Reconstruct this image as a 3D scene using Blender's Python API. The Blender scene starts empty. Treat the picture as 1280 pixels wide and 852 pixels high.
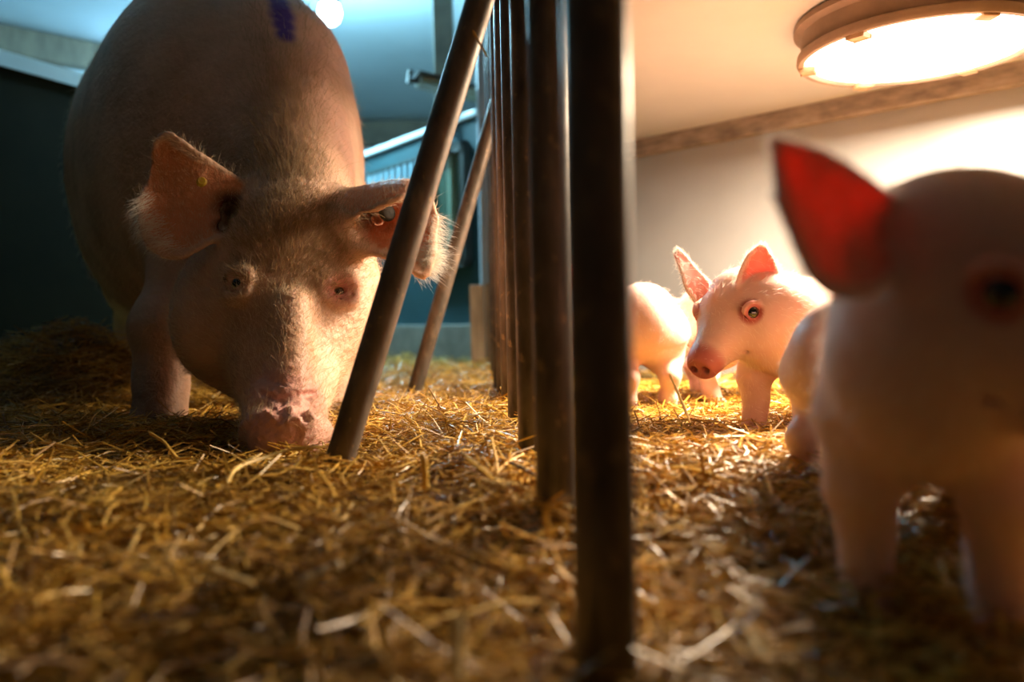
import bpy, math, random
import numpy as np
from mathutils import Vector, Matrix

# ------------------------------------------------------------------ camera, world, light, exposure
S = bpy.context.scene
C = S.collection
S.view_settings.view_transform = 'Standard'
S.view_settings.look = 'None'
S.view_settings.gamma = 1.0
S.view_settings.use_curve_mapping = False
S.view_settings.exposure = 0.0
S.cycles.use_denoising = True
S.cycles.max_bounces = 8
S.cycles.transparent_max_bounces = 8
S.cycles.sample_clamp_indirect = 6.0

FPX = 1000.0
CAM_Z = 0.20
cam_d = bpy.data.cameras.new('camera')
cam = bpy.data.objects.new('camera', cam_d); C.objects.link(cam)
cam_d.sensor_width = 36.0
cam_d.lens = FPX * 36.0 / 1280.0
cam_d.clip_start = 0.02
cam_d.dof.use_dof = True
cam_d.dof.focus_distance = 1.30
cam_d.dof.aperture_fstop = 2.1
RC = Matrix.Rotation(math.radians(90 - 1.49), 4, 'X') @ Matrix.Rotation(math.radians(-1.15), 4, 'Z')
cam.matrix_world = Matrix.Translation((0, 0, CAM_Z)) @ RC
S.camera = cam

def at(px, py, Y):
    """world point that lies on the sight line of a photo point at world depth Y"""
    d = RC.to_3x3() @ Vector(((px - 640) / FPX, -(py - 426) / FPX, -1.0))
    d = d / d.y * Y
    return Vector((d.x, d.y, d.z + CAM_Z))

W = bpy.data.worlds.new('world'); S.world = W; W.use_nodes = True
W.node_tree.nodes['Background'].inputs[0].default_value = (0.50, 0.50, 0.46, 1)
W.node_tree.nodes['Background'].inputs[1].default_value = 0.03

def lamp(name, kind, loc, energy, color, size=0.1, rot=(0, 0, 0), shape=None, spread=None):
    d = bpy.data.lights.new(name, kind); d.energy = energy; d.color = color
    if kind == 'AREA':
        d.size = size
        if shape: d.shape = shape
        if spread: d.spread = spread
    else:
        d.shadow_soft_size = size
    o = bpy.data.objects.new(name, d); o.location = loc; o.rotation_euler = rot
    C.objects.link(o); o['kind'] = 'helper'
    return o

LAMP_C = Vector((0.83, 1.63, 0.0))          # centre of the nest lamp in plan
COVER_Z = 0.80
NEST_W = 122.0
BARN_W = 560.0
WARM = (1.0, 0.79, 0.56)
lamp('nest_lamp_light', 'AREA', (LAMP_C.x, LAMP_C.y, COVER_Z - 0.097), NEST_W, WARM, 0.36, shape='DISK')
BARN_LAMP = at(412, 16, 4.3)
lamp('barn_lamp_light', 'POINT', (BARN_LAMP.x, BARN_LAMP.y, BARN_LAMP.z), BARN_W, (0.38, 0.80, 1.0), 0.09)
ADDED_LAMP = Vector((-2.3, 5.6, BARN_LAMP.z))  # added lamp, unseen behind the sow, to lift the ceiling at left
lamp('barn_lamp_light', 'POINT', ADDED_LAMP, BARN_W * 0.08, (0.36, 0.72, 1.0), 0.09)

# ------------------------------------------------------------------ helpers: materials
def nt(name):
    m = bpy.data.materials.new(name); m.use_nodes = True
    t = m.node_tree; b = t.nodes['Principled BSDF']
    return m, t, b
def N(t, typ, **kw):
    n = t.nodes.new(typ)
    for k, v in kw.items():
        if k in n.inputs: n.inputs[k].default_value = v
        else: setattr(n, k, v)
    return n
def noise(t, scale, detail=4, rough=0.55, coord='Object', stretch=None):
    tc = N(t, 'ShaderNodeTexCoord'); n = N(t, 'ShaderNodeTexNoise')
    n.inputs['Scale'].default_value = scale; n.inputs['Detail'].default_value = detail
    n.inputs['Roughness'].default_value = rough
    if stretch:
        mp = N(t, 'ShaderNodeMapping'); mp.inputs['Scale'].default_value = stretch
        t.links.new(tc.outputs[coord], mp.inputs[0]); t.links.new(mp.outputs[0], n.inputs['Vector'])
    else:
        t.links.new(tc.outputs[coord], n.inputs['Vector'])
    return n
def ramp(t, src, stops):
    r = N(t, 'ShaderNodeValToRGB'); cr = r.color_ramp
    while len(cr.elements) > 1: cr.elements.remove(cr.elements[-1])
    cr.elements[0].position = stops[0][0]; cr.elements[0].color = (*stops[0][1], 1)
    for p, c in stops[1:]:
        e = cr.elements.new(p); e.color = (*c, 1)
    t.links.new(src, r.inputs[0]); return r
def mixc(t, fac, a, b, blend='MIX'):
    m = N(t, 'ShaderNodeMix', data_type='RGBA', blend_type=blend)
    for s, v in ((0, fac), (6, a), (7, b)):
        if hasattr(v, 'links'): t.links.new(v, m.inputs[s])
        elif isinstance(v, (int, float)): m.inputs[s].default_value = v
        else: m.inputs[s].default_value = (*v, 1)
    return m.outputs[2]
def bump(t, b, h, dist, strength=1.0):
    n = N(t, 'ShaderNodeBump'); n.inputs['Distance'].default_value = dist; n.inputs['Strength'].default_value = strength
    t.links.new(h, n.inputs['Height']); t.links.new(n.outputs[0], b.inputs['Normal']); return n

def mat_simple(name, stops, scale=8, rough=0.6, metal=0.0, bmp=0.002, stretch=None, detail=5):
    m, t, b = nt(name)
    n = noise(t, scale, detail, stretch=stretch)
    r = ramp(t, n.outputs[0], stops); t.links.new(r.outputs[0], b.inputs['Base Color'])
    b.inputs['Roughness'].default_value = rough; b.inputs['Metallic'].default_value = metal
    if bmp: bump(t, b, n.outputs[0], bmp)
    return m
def mat_emit(name, col, strength):
    m, t, b = nt(name)
    b.inputs['Base Color'].default_value = (0.8, 0.8, 0.8, 1)
    b.inputs['Emission Color'].default_value = (*col, 1); b.inputs['Emission Strength'].default_value = strength
    return m

M = {}
M['steel'] = mat_simple('weathered_steel', [(0.3, (0.06, 0.045, 0.032)), (0.5, (0.13, 0.10, 0.075)), (0.62, (0.17, 0.13, 0.10)), (0.75, (0.30, 0.22, 0.15))], 34, 0.46, 0.45, 0.0008, (1, 1, 0.4), 8)
def flecks(m):
    t = m.node_tree; b = t.nodes['Principled BSDF']; src = b.inputs['Base Color'].links[0].from_socket
    n = noise(t, 95, 3, 0.6, stretch=(1, 1, .5)); r = ramp(t, n.outputs[0], [(0.63, (0, 0, 0)), (0.70, (1, 1, 1))])
    c = mixc(t, r.outputs[0], src, (0.30, 0.20, 0.11)); t.links.new(c, b.inputs['Base Color'])
    n2 = noise(t, 12, 5, 0.6); r2 = ramp(t, n2.outputs[0], [(0.35, (.36, .36, .36)), (0.65, (.6, .6, .6))]); t.links.new(r2.outputs[0], b.inputs['Roughness'])
flecks(M['steel'])
M['wall_nest'] = mat_simple('nest_board', [(0.3, (0.25, 0.25, 0.25)), (0.7, (0.30, 0.30, 0.30))], 3, 0.32, 0, 0.0008)
M['cover'] = mat_simple('cover_board', [(0.3, (0.44, 0.43, 0.42)), (0.7, (0.49, 0.48, 0.47))], 4, 0.6, 0, 0.0005)
M['trim'] = mat_simple('soiled_timber', [(0.3, (0.12, 0.095, 0.075)), (0.5, (0.22, 0.175, 0.14)), (0.72, (0.32, 0.27, 0.23))], 14, 0.7, 0, 0.002, (1, 1, 3))
M['teal'] = mat_simple('teal_panel', [(0.3, (0.012, 0.052, 0.062)), (0.7, (0.017, 0.070, 0.082))], 3, 0.75, 0, 0.0005)
M['green'] = mat_simple('dark_green_panel', [(0.3, (0.012, 0.010, 0.005)), (0.7, (0.022, 0.018, 0.009))], 3, 0.5, 0, 0.0005)
M['plinth'] = mat_simple('concrete_plinth', [(0.3, (0.17, 0.15, 0.12)), (0.7, (0.27, 0.24, 0.20))], 12, 0.8, 0, 0.002)
M['plastic'] = mat_simple('pale_plastic_cap', [(0.3, (0.62, 0.70, 0.74)), (0.7, (0.72, 0.80, 0.84))], 5, 0.35, 0, 0.0003)
M['ceiling'] = mat_simple('painted_ceiling', [(0.3, (0.50, 0.62, 0.68)), (0.7, (0.60, 0.72, 0.78))], 1.5, 0.6, 0, 0.001)
M['beam'] = mat_simple('roof_timber', [(0.3, (0.10, 0.085, 0.06)), (0.7, (0.19, 0.16, 0.11))], 7, 0.7, 0, 0.002, (1, 6, 1))
M['housing'] = mat_simple('lamp_housing', [(0.3, (0.18, 0.115, 0.075)), (0.7, (0.30, 0.20, 0.13))], 12, 0.5, 0.1, 0.0005)
M['lamp_glow'] = mat_emit('lamp_glass', (1.0, 0.86, 0.66), 9.0)
M['lamp_clip'] = mat_simple('lamp_clip', [(0.3, (0.36, 0.22, 0.12)), (0.7, (0.5, 0.33, 0.18))], 20, 0.5, 0, 0)
M['barn_glow'] = mat_emit('barn_lamp_glass', (0.75, 0.95, 1.0), 14.0)
M['glass'] = mat_simple('dusty_pane', [(0.3, (0.06, 0.10, 0.07)), (0.7, (0.10, 0.15, 0.11))], 5, 0.25, 0, 0)
M['pale_green'] = mat_simple('pale_green_strip', [(0.3, (0.20, 0.30, 0.22)), (0.7, (0.28, 0.38, 0.28))], 9, 0.4, 0, 0)
M['slat'] = mat_simple('blue_slat', [(0.3, (0.20, 0.34, 0.40)), (0.7, (0.26, 0.40, 0.46))], 9, 0.5, 0, 0)
M['dark_frame'] = mat_simple('dark_frame', [(0.3, (0.03, 0.035, 0.03)), (0.7, (0.05, 0.055, 0.045))], 9, 0.5, 0, 0)
M['wood'] = mat_simple('rough_planks', [(0.3, (0.14, 0.085, 0.05)), (0.55, (0.30, 0.20, 0.12)), (0.75, (0.42, 0.29, 0.18))], 9, 0.75, 0, 0.003, (6, 6, 0.7))
M['tag_yellow'] = mat_simple('yellow_tag', [(0.3, (0.55, 0.36, 0.03)), (0.7, (0.7, 0.48, 0.05))], 30, 0.45, 0, 0)
M['tag_dark'] = mat_simple('grey_tag', [(0.3, (0.02, 0.022, 0.02)), (0.7, (0.06, 0.06, 0.05))], 60, 0.6, 0, 0)
M['tray'] = mat_simple('dusty_metal', [(0.3, (0.20, 0.20, 0.13)), (0.7, (0.34, 0.34, 0.22))], 9, 0.5, 0.2, 0)

def mat_ground():
    m, t, b = nt('trodden_straw')
    n = noise(t, 60, 8, 0.7, stretch=(1, 0.45, 1)); n2 = noise(t, 5, 3)
    r = ramp(t, n.outputs[0], [(0.3, (0.035, 0.02, 0.006)), (0.52, (0.15, 0.085, 0.022)), (0.72, (0.34, 0.20, 0.06))])
    t.links.new(r.outputs[0], b.inputs['Base Color']); b.inputs['Roughness'].default_value = 0.85
    bump(t, b, n.outputs[0], 0.01); return m
def mat_straw():
    m, t, b = nt('straw')
    a = N(t, 'ShaderNodeAttribute', attribute_name='rnd')
    r = ramp(t, a.outputs['Fac'], [(0.0, (0.12, 0.06, 0.010)), (0.25, (0.42, 0.21, 0.022)), (0.55, (0.72, 0.42, 0.055)),
                                   (0.8, (0.88, 0.58, 0.12)), (0.93, (0.88, 0.64, 0.20)), (1.0, (0.88, 0.74, 0.42))])
    n = noise(t, 140, 2)
    n3 = noise(t, 3.2, 4, 0.6); r3 = ramp(t, n3.outputs[0], [(0.38, (0.45, 0.40, 0.32)), (0.58, (1, 1, 1))])
    c = mixc(t, 0.35, r.outputs[0], n.outputs[0], 'OVERLAY'); c = mixc(t, 0.85, c, r3.outputs[0], 'MULTIPLY')
    t.links.new(c, b.inputs['Base Color'])
    b.inputs['Roughness'].default_value = 0.36
    b.inputs['Specular IOR Level'].default_value = 0.38
    tr = N(t, 'ShaderNodeBsdfTranslucent'); t.links.new(c, tr.inputs[0])
    ms = N(t, 'ShaderNodeMixShader'); ms.inputs[0].default_value = 0.22
    t.links.new(b.outputs[0], ms.inputs[1]); t.links.new(tr.outputs[0], ms.inputs[2])
    t.links.new(ms.outputs[0], t.nodes['Material Output'].inputs[0])
    return m
M['ground'] = mat_ground(); M['straw'] = mat_straw()

def mat_skin(name, base, dark, ear, snout, sss, noise_scale, rough=0.55, trans_col=(0.9, 0.12, 0.05), bmp=0.0012, transw=0.55):
    m, t, b = nt(name)
    n = noise(t, noise_scale, 6, 0.6); n2 = noise(t, noise_scale * 9, 4, 0.6)
    r = ramp(t, n.outputs[0], [(0.32, dark), (0.62, base)])
    c = r.outputs[0]
    def attr(nm):
        return N(t, 'ShaderNodeAttribute', attribute_name=nm).outputs['Fac']
    c = mixc(t, attr('ear'), c, ear)
    c = mixc(t, attr('snout'), c, snout)
    c = mixc(t, attr('lid'), c, (snout[0] * 0.9, snout[1] * 0.7, snout[2] * 0.72))
    c = mixc(t, attr('dirt'), c, (dark[0] * 0.5, dark[1] * 0.42, dark[2] * 0.36))
    c = mixc(t, attr('paint'), c, (0.09, 0.035, 0.33))
    c = mixc(t, attr('pit'), c, (0.05, 0.012, 0.008))  # shade of ear canals, eye corner and nostrils painted into the colour
    t.links.new(c, b.inputs['Base Color'])
    b.inputs['Roughness'].default_value = rough
    b.inputs['Specular IOR Level'].default_value = 0.35
    b.inputs['Subsurface Weight'].default_value = sss
    b.inputs['Subsurface Radius'].default_value = (0.012, 0.004, 0.0022)
    b.inputs['Subsurface Scale'].default_value = 1.0
    mm = N(t, 'ShaderNodeMath', operation='MULTIPLY'); t.links.new(n2.outputs[0], mm.inputs[0]); mm.inputs[1].default_value = 1.0
    bump(t, b, mm.outputs[0], bmp)
    tr = N(t, 'ShaderNodeBsdfTranslucent'); vn = noise(t, 45, 3, 0.6, stretch=(1, 1, .35)); vr = ramp(t, vn.outputs[0], [(0.36, tuple(q * .45 for q in trans_col)), (0.62, trans_col)]); t.links.new(vr.outputs[0], tr.inputs[0])
    ms = N(t, 'ShaderNodeMixShader')
    f = N(t, 'ShaderNodeMath', operation='MULTIPLY'); t.links.new(attr('ear'), f.inputs[0]); f.inputs[1].default_value = transw
    t.links.new(f.outputs[0], ms.inputs[0])
    t.links.new(b.outputs[0], ms.inputs[1]); t.links.new(tr.outputs[0], ms.inputs[2])
    t.links.new(ms.outputs[0], t.nodes['Material Output'].inputs[0])
    return m
M['sow'] = mat_skin('sow_skin', (0.76, 0.49, 0.36), (0.50, 0.31, 0.20), (0.82, 0.38, 0.21), (0.80, 0.36, 0.36), 0.12, 7.0, 0.5, (0.75, 0.20, 0.07), 0.004, 0.22)
M['piglet'] = mat_skin('piglet_skin', (0.74, 0.50, 0.43), (0.66, 0.40, 0.33), (0.85, 0.44, 0.37), (0.50, 0.15, 0.13), 0.25, 9.0, 0.5, (0.9, 0.10, 0.04), 0.0008, 0.42)
def mat_hair(name, col, trans=0.35):
    m, t, b = nt(name)
    b.inputs['Base Color'].default_value = (*col, 1); b.inputs['Roughness'].default_value = 0.45
    tr = N(t, 'ShaderNodeBsdfTranslucent'); tr.inputs[0].default_value = (*col, 1)
    ms = N(t, 'ShaderNodeMixShader'); ms.inputs[0].default_value = trans
    t.links.new(b.outputs[0], ms.inputs[1]); t.links.new(tr.outputs[0], ms.inputs[2])
    t.links.new(ms.outputs[0], t.nodes['Material Output'].inputs[0]); return m
M['hair'] = mat_hair('pale_bristle', (0.80, 0.62, 0.42))
M['hair_white'] = mat_hair('white_bristle', (0.88, 0.84, 0.76))
M['hair_brown'] = mat_hair('ridge_bristle', (0.42, 0.28, 0.14), 0.2)
M['fuzz'] = mat_hair('piglet_fuzz', (0.95, 0.86, 0.78), 0.5)
def mat_eye(name, iris, r_iris, r_pupil):
    m, t, b = nt(name)
    tc = N(t, 'ShaderNodeTexCoord'); g = N(t, 'ShaderNodeSeparateXYZ'); t.links.new(tc.outputs['Object'], g.inputs[0])
    v = N(t, 'ShaderNodeMath', operation='MULTIPLY'); t.links.new(g.outputs[2], v.inputs[0]); v.inputs[1].default_value = 1.0
    r = ramp(t, v.outputs[0], [(0.0, (0.30, 0.16, 0.12) if r_iris < .8 else iris), (1 - r_iris, iris), (1 - r_pupil - 0.02, iris), (1 - r_pupil, (0.004, 0.003, 0.003))])
    t.links.new(r.outputs[0], b.inputs['Base Color']); b.inputs['Roughness'].default_value = 0.06
    b.inputs['Coat Weight'].default_value = 1.0
    return m
M['eye_pale'] = mat_eye('pale_pig_eye', (0.62, 0.50, 0.33), 0.5, 0.14)
M['eye_dark'] = mat_eye('dark_pig_eye', (0.012, 0.008, 0.006), 0.9, 0.5)
M['hoof'] = mat_simple('hoof_horn', [(0.3, (0.16, 0.11, 0.08)), (0.7, (0.3, 0.22, 0.17))], 40, 0.5, 0, 0)

# ------------------------------------------------------------------ helpers: meshes
def tag(o, label=None, cat=None, group=None, kind=None):
    if label: o['label'] = label
    if cat: o['category'] = cat
    if group: o['group'] = group
    if kind: o['kind'] = kind
    return o
def empty(name, loc):
    o = bpy.data.objects.new(name, None); o.location = loc; o.empty_display_size = 0.05
    C.objects.link(o); return o
def mesh_obj(name, V, F, mat, parent=None, origin=None, smooth=True):
    """V in world coordinates; origin is where the object's own zero sits"""
    V = np.asarray(V, dtype=np.float64)
    if parent is not None and origin is None: origin = Vector((0, 0, 0))
    if origin is None: origin = Vector((V[:, 0].mean(), V[:, 1].mean(), V[:, 2].min()))
    off = np.array(origin)
    me = bpy.data.meshes.new(name)
    if parent is not None:
        base = np.array(parent.matrix_basis.translation)
        off = off if np.any(off) else base
    V2 = V - off
    F = np.asarray(F) if not isinstance(F, list) else F
    if isinstance(F, np.ndarray):
        me.vertices.add(len(V2)); me.vertices.foreach_set('co', V2.astype(np.float32).ravel())
        k = F.shape[1]
        me.loops.add(F.size); me.loops.foreach_set('vertex_index', F.astype(np.int32).ravel())
        me.polygons.add(len(F)); me.polygons.foreach_set('loop_start', np.arange(0, F.size, k, dtype=np.int32))
        me.polygons.foreach_set('use_smooth', np.full(len(F), smooth))
        me.update(calc_edges=True)
    else:
        me.from_pydata([tuple(v) for v in V2], [], F)
        for p in me.polygons: p.use_smooth = smooth
    me.materials.append(mat)
    o = bpy.data.objects.new(name, me); C.objects.link(o)
    if parent is not None:
        o.parent = parent
        o.location = Vector(off) - Vector(parent.matrix_basis.translation)
    else:
        o.location = Vector(off)
    return o

class MB:
    def __init__(s): s.v = []; s.f = []
    def add(s, vs, fs):
        n = len(s.v); s.v += [tuple(v) for v in vs]; s.f += [tuple(i + n for i in f) for f in fs]
    def box(s, c, ex, ey, ez, bev=0.0):
        """c centre, ex/ey/ez half-extent vectors; chamfered along every edge when bev > 0"""
        c, ex, ey, ez = map(Vector, (c, ex, ey, ez))
        import bmesh
        bm = bmesh.new(); bmesh.ops.create_cube(bm, size=2)
        for v in bm.verts: v.co = c + ex * v.co.x + ey * v.co.y + ez * v.co.z
        if bev: bmesh.ops.bevel(bm, geom=bm.edges[:], offset=bev, segments=2, affect='EDGES', profile=0.5)
        bmesh.ops.recalc_face_normals(bm, faces=bm.faces[:])
        bm.verts.index_update()
        s.add([v.co.copy() for v in bm.verts], [[v.index for v in f.verts] for f in bm.faces]); bm.free()
    def slab(s, a, b, z0, z1, th, bev=0.0):
        """upright slab from plan point a to b"""
        a = Vector((a[0], a[1], 0)); b = Vector((b[0], b[1], 0)); d = (b - a) / 2; n = Vector((-d.y, d.x, 0)).normalized() * th / 2
        s.box((a + b) / 2 + Vector((0, 0, (z0 + z1) / 2)), d, n, (0, 0, (z1 - z0) / 2), bev)
    def tube(s, pts, rad, seg=24, caps=True):
        pts = [Vector(p) for p in pts]; rs = rad if isinstance(rad, (list, tuple)) else [rad] * len(pts)
        vs = []; fs = []; up = None
        for i, p in enumerate(pts):
            d = (pts[min(i + 1, len(pts) - 1)] - pts[max(i - 1, 0)]).normalized()
            if up is None: up = d.orthogonal().normalized()
            up = (up - d * up.dot(d)).normalized(); w = d.cross(up)
            for k in range(seg):
                a = 2 * math.pi * k / seg; vs.append(p + (up * math.cos(a) + w * math.sin(a)) * rs[i])
        for i in range(len(pts) - 1):
            for k in range(seg):
                k2 = (k + 1) % seg; fs.append((i * seg + k, i * seg + k2, (i + 1) * seg + k2, (i + 1) * seg + k))
        if caps:
            fs.append(tuple(range(seg - 1, -1, -1))); fs.append(tuple((len(pts) - 1) * seg + k for k in range(seg)))
        s.add(vs, fs)
    def lathe(s, c, prof, seg=64, R=None):
        """prof: list of (radius, z) about a vertical axis through c"""
        vs = []; fs = []
        for r, z in prof:
            for k in range(seg):
                a = 2 * math.pi * k / seg; p = Vector((r * math.cos(a), r * math.sin(a), z))
                if R is not None: p = R @ p
                vs.append(Vector(c) + p)
        for i in range(len(prof) - 1):
            for k in range(seg):
                k2 = (k + 1) % seg; fs.append((i * seg + k, i * seg + k2, (i + 1) * seg + k2, (i + 1) * seg + k))
        s.add(vs, fs)
    def build(s, name, mat, parent=None, smooth=False, origin=None):
        o = mesh_obj(name, np.array(s.v), s.f, mat, parent, origin, smooth)
        if smooth:
            o.data.set_sharp_from_angle(angle=math.radians(40))
        return o

# ------------------------------------------------------------------ helpers: modelling a body as one distance field
def cr(P, n):
    """Catmull-Rom through the rows of P, n samples"""
    P = np.asarray(P, float); m = len(P)
    Q = np.vstack([2 * P[0] - P[1], P, 2 * P[-1] - P[-2]])
    out = []
    for u in np.linspace(0, m - 1, n):
        i = min(int(u), m - 2); t = u - i
        a, b, c, d = Q[i], Q[i + 1], Q[i + 2], Q[i + 3]
        out.append(0.5 * (2 * b + (c - a) * t + (2 * a - 5 * b + 4 * c - d) * t * t + (3 * b - a - 3 * c + d) * t ** 3))
    return np.array(out)

class Field:
    def __init__(s, xs, ys, zs):
        s.ax = [np.asarray(a, np.float32) for a in (xs, ys, zs)]
        s.v = np.full([len(a) for a in s.ax], 0.5, np.float32)
        s.ear_cloud = []
    def region(s, lo, hi):
        sl = []
        for i in range(3):
            a = max(0, int(np.searchsorted(s.ax[i], lo[i])) - 1); b = min(len(s.ax[i]), int(np.searchsorted(s.ax[i], hi[i])) + 1)
            sl.append(slice(a, max(b, a + 1)))
        g = [s.ax[i][sl[i]] for i in range(3)]
        return tuple(sl), g[0][:, None, None], g[1][None, :, None], g[2][None, None, :]
    def comb(s, sl, d, k, op):
        a = s.v[sl]
        if op == 'u':
            h = np.clip(0.5 + 0.5 * (d - a) / k, 0, 1); s.v[sl] = d * (1 - h) + a * h - k * h * (1 - h)
        else:
            h = np.clip(0.5 - 0.5 * (a + d) / k, 0, 1); s.v[sl] = a * (1 - h) - d * h + k * h * (1 - h)
    def cone(s, a, b, r1, r2, k=0.02, op='u', flat=None, ff=1.0):
        a = np.array(a, float); b = np.array(b, float); R = max(r1, r2) * max(1, ff) + k * 1.6 + 0.01
        sl, X, Y, Z = s.region(np.minimum(a, b) - R, np.maximum(a, b) + R)
        X = X - a[0]; Y = Y - a[1]; Z = Z - a[2]; d = b - a
        t = np.clip((X * d[0] + Y * d[1] + Z * d[2]) / max(float(d @ d), 1e-9), 0, 1)
        QX = X - t * d[0]; QY = Y - t * d[1]; QZ = Z - t * d[2]
        if flat is not None:
            f = np.array(flat, float); f /= np.linalg.norm(f)
            q = (QX * f[0] + QY * f[1] + QZ * f[2]) * (1 / ff - 1)
            QX = QX + q * f[0]; QY = QY + q * f[1]; QZ = QZ + q * f[2]
        dist = np.sqrt(QX ** 2 + QY ** 2 + QZ ** 2) - (r1 + (r2 - r1) * t)
        s.comb(sl, dist.astype(np.float32), k, op)
    def ell(s, c, axes, radii, k=0.03, op='u'):
        c = np.array(c, float); R = max(radii) + k * 1.6 + 0.01
        sl, X, Y, Z = s.region(c - R, c + R)
        X = X - c[0]; Y = Y - c[1]; Z = Z - c[2]; k0 = 0; k1 = 0
        for A, r in zip(axes, radii):
            A = np.array(A, float); A /= np.linalg.norm(A)
            q = X * A[0] + Y * A[1] + Z * A[2]; k0 = k0 + (q / r) ** 2; k1 = k1 + (q / r / r) ** 2
        k0 = np.sqrt(k0); k1 = np.sqrt(k1) + 1e-9
        s.comb(sl, (k0 * (k0 - 1) / k1).astype(np.float32), k, op)
    def chain(s, pts, rs, k=0.015, op='u', **kw):
        for i in range(len(pts) - 1): s.cone(pts[i], pts[i + 1], rs[i], rs[i + 1], k, op, **kw)
    def cloud(s, P, r, k, op='u', keep=True):
        """union of small balls laid densely over a sheet: a thick soft sheet"""
        P = np.asarray(P, float)
        if P.shape[1] == 4:
            if keep: s.ear_cloud.append(P[P[:, 3] > .5][:, :3]); s.ear_rim = getattr(s, 'ear_rim', []) + [P[P[:, 3] < .5][:, :3]]
            P = P[:, :3]
        R = r + k * 1.6 + 0.006
        slr, _, _, _ = s.region(P.min(0) - R, P.max(0) + R)
        tmp = np.full(s.v[slr].shape, 0.5, np.float32)
        o = [q.start for q in slr]
        for p in P:
            sl, X, Y, Z = s.region(p - R, p + R)
            l2 = tuple(slice(q.start - oo, q.stop - oo) for q, oo in zip(sl, o))
            d = (X - p[0]) ** 2 + (Y - p[1]) ** 2 + (Z - p[2]) ** 2
            t2 = tmp[l2]; np.minimum(t2, (np.sqrt(d) - r).astype(np.float32), out=t2)
        s.comb(slr, tmp, k, op)
    def mesh(s, smooth=3):
        v = s.v; ins = v < 0; nx, ny, nz = v.shape
        acc = np.zeros((nx - 1, ny - 1, nz - 1, 3), np.float32); cnt = np.zeros((nx - 1, ny - 1, nz - 1), np.float32)
        AX = s.ax; faces = []
        cross = []
        for a in range(3):
            s0 = [slice(None)] * 3; s1 = [slice(None)] * 3; s0[a] = slice(0, -1); s1[a] = slice(1, None)
            e = ins[tuple(s0)] != ins[tuple(s1)]
            idx = np.argwhere(e)
            va = v[tuple(s0)][e]; vb = v[tuple(s1)][e]; t = va / (va - vb)
            pos = np.stack([AX[i][idx[:, i]] for i in range(3)], 1).astype(np.float32)
            pos[:, a] += t * (AX[a][idx[:, a] + 1] - AX[a][idx[:, a]])
            o1, o2 = [(1, 2), (2, 0), (0, 1)][a]
            ok = np.ones(len(idx), bool)
            for o in (o1, o2): ok &= (idx[:, o] > 0) & (idx[:, o] < v.shape[o] - 1)
            idx = idx[ok]; pos = pos[ok]; flip = (va < 0)[ok]
            quad = []
            for (da, db) in ((-1, -1), (0, -1), (0, 0), (-1, 0)):
                c = idx.copy(); c[:, o1] += da; c[:, o2] += db
                np.add.at(acc, (c[:, 0], c[:, 1], c[:, 2]), pos); np.add.at(cnt, (c[:, 0], c[:, 1], c[:, 2]), 1)
                quad.append(c)
            cross.append((quad, flip))
        act = cnt > 0; ids = np.full(cnt.shape, -1, np.int64); ids[act] = np.arange(act.sum())
        V = (acc[act] / cnt[act][:, None]).astype(np.float64)
        for quad, flip in cross:
            q = np.stack([ids[c[:, 0], c[:, 1], c[:, 2]] for c in quad], 1)
            q[~flip] = q[~flip][:, ::-1]; faces.append(q)
        F = np.vstack(faces)
        e0 = np.concatenate([F[:, 0], F[:, 1], F[:, 2], F[:, 3]]); e1 = np.concatenate([F[:, 1], F[:, 2], F[:, 3], F[:, 0]])
        deg = np.bincount(e0, minlength=len(V)) + np.bincount(e1, minlength=len(V))
        for it in range(smooth):
            for lam in (0.5, -0.47):
                L = np.zeros_like(V)
                for c in range(3):
                    L[:, c] = np.bincount(e0, V[e1, c], len(V)) + np.bincount(e1, V[e0, c], len(V))
                V = V + lam * (L / deg[:, None] - V)
        return V, F

def vnormals(V, F):
    n = np.cross(V[F[:, 2]] - V[F[:, 0]], V[F[:, 3]] - V[F[:, 1]])
    out = np.zeros_like(V)
    for k in range(4):
        for c in range(3): out[:, c] += np.bincount(F[:, k], n[:, c], len(V))
    return out / (np.linalg.norm(out, axis=1)[:, None] + 1e-12)

def set_attr(o, name, vals):
    a = o.data.attributes.new(name, 'FLOAT', 'POINT'); a.data.foreach_set('value', np.clip(vals, 0, 1).astype(np.float32))
def ball_mask(V, spots, soft=0.4):
    m = np.zeros(len(V))
    for c, r in spots:
        d = np.linalg.norm(V - np.array(c), axis=1) / r
        m = np.maximum(m, np.clip((1 - d) / soft, 0, 1))
    return m
def ear_mask(V, clouds, r):
    m = np.zeros(len(V))
    for P in clouds:
        lo = P.min(0) - r; hi = P.max(0) + r
        idx = np.where(np.all((V > lo) & (V < hi), axis=1))[0]
        Ps = P[::3]
        for i0 in range(0, len(idx), 4000):
            ii = idx[i0:i0 + 4000]
            d = np.sqrt(((V[ii][:, None, :] - Ps[None]) ** 2).sum(2).min(1))
            m[ii] = np.maximum(m[ii], np.clip((r - d) / (0.35 * r), 0, 1))
    return m

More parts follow.
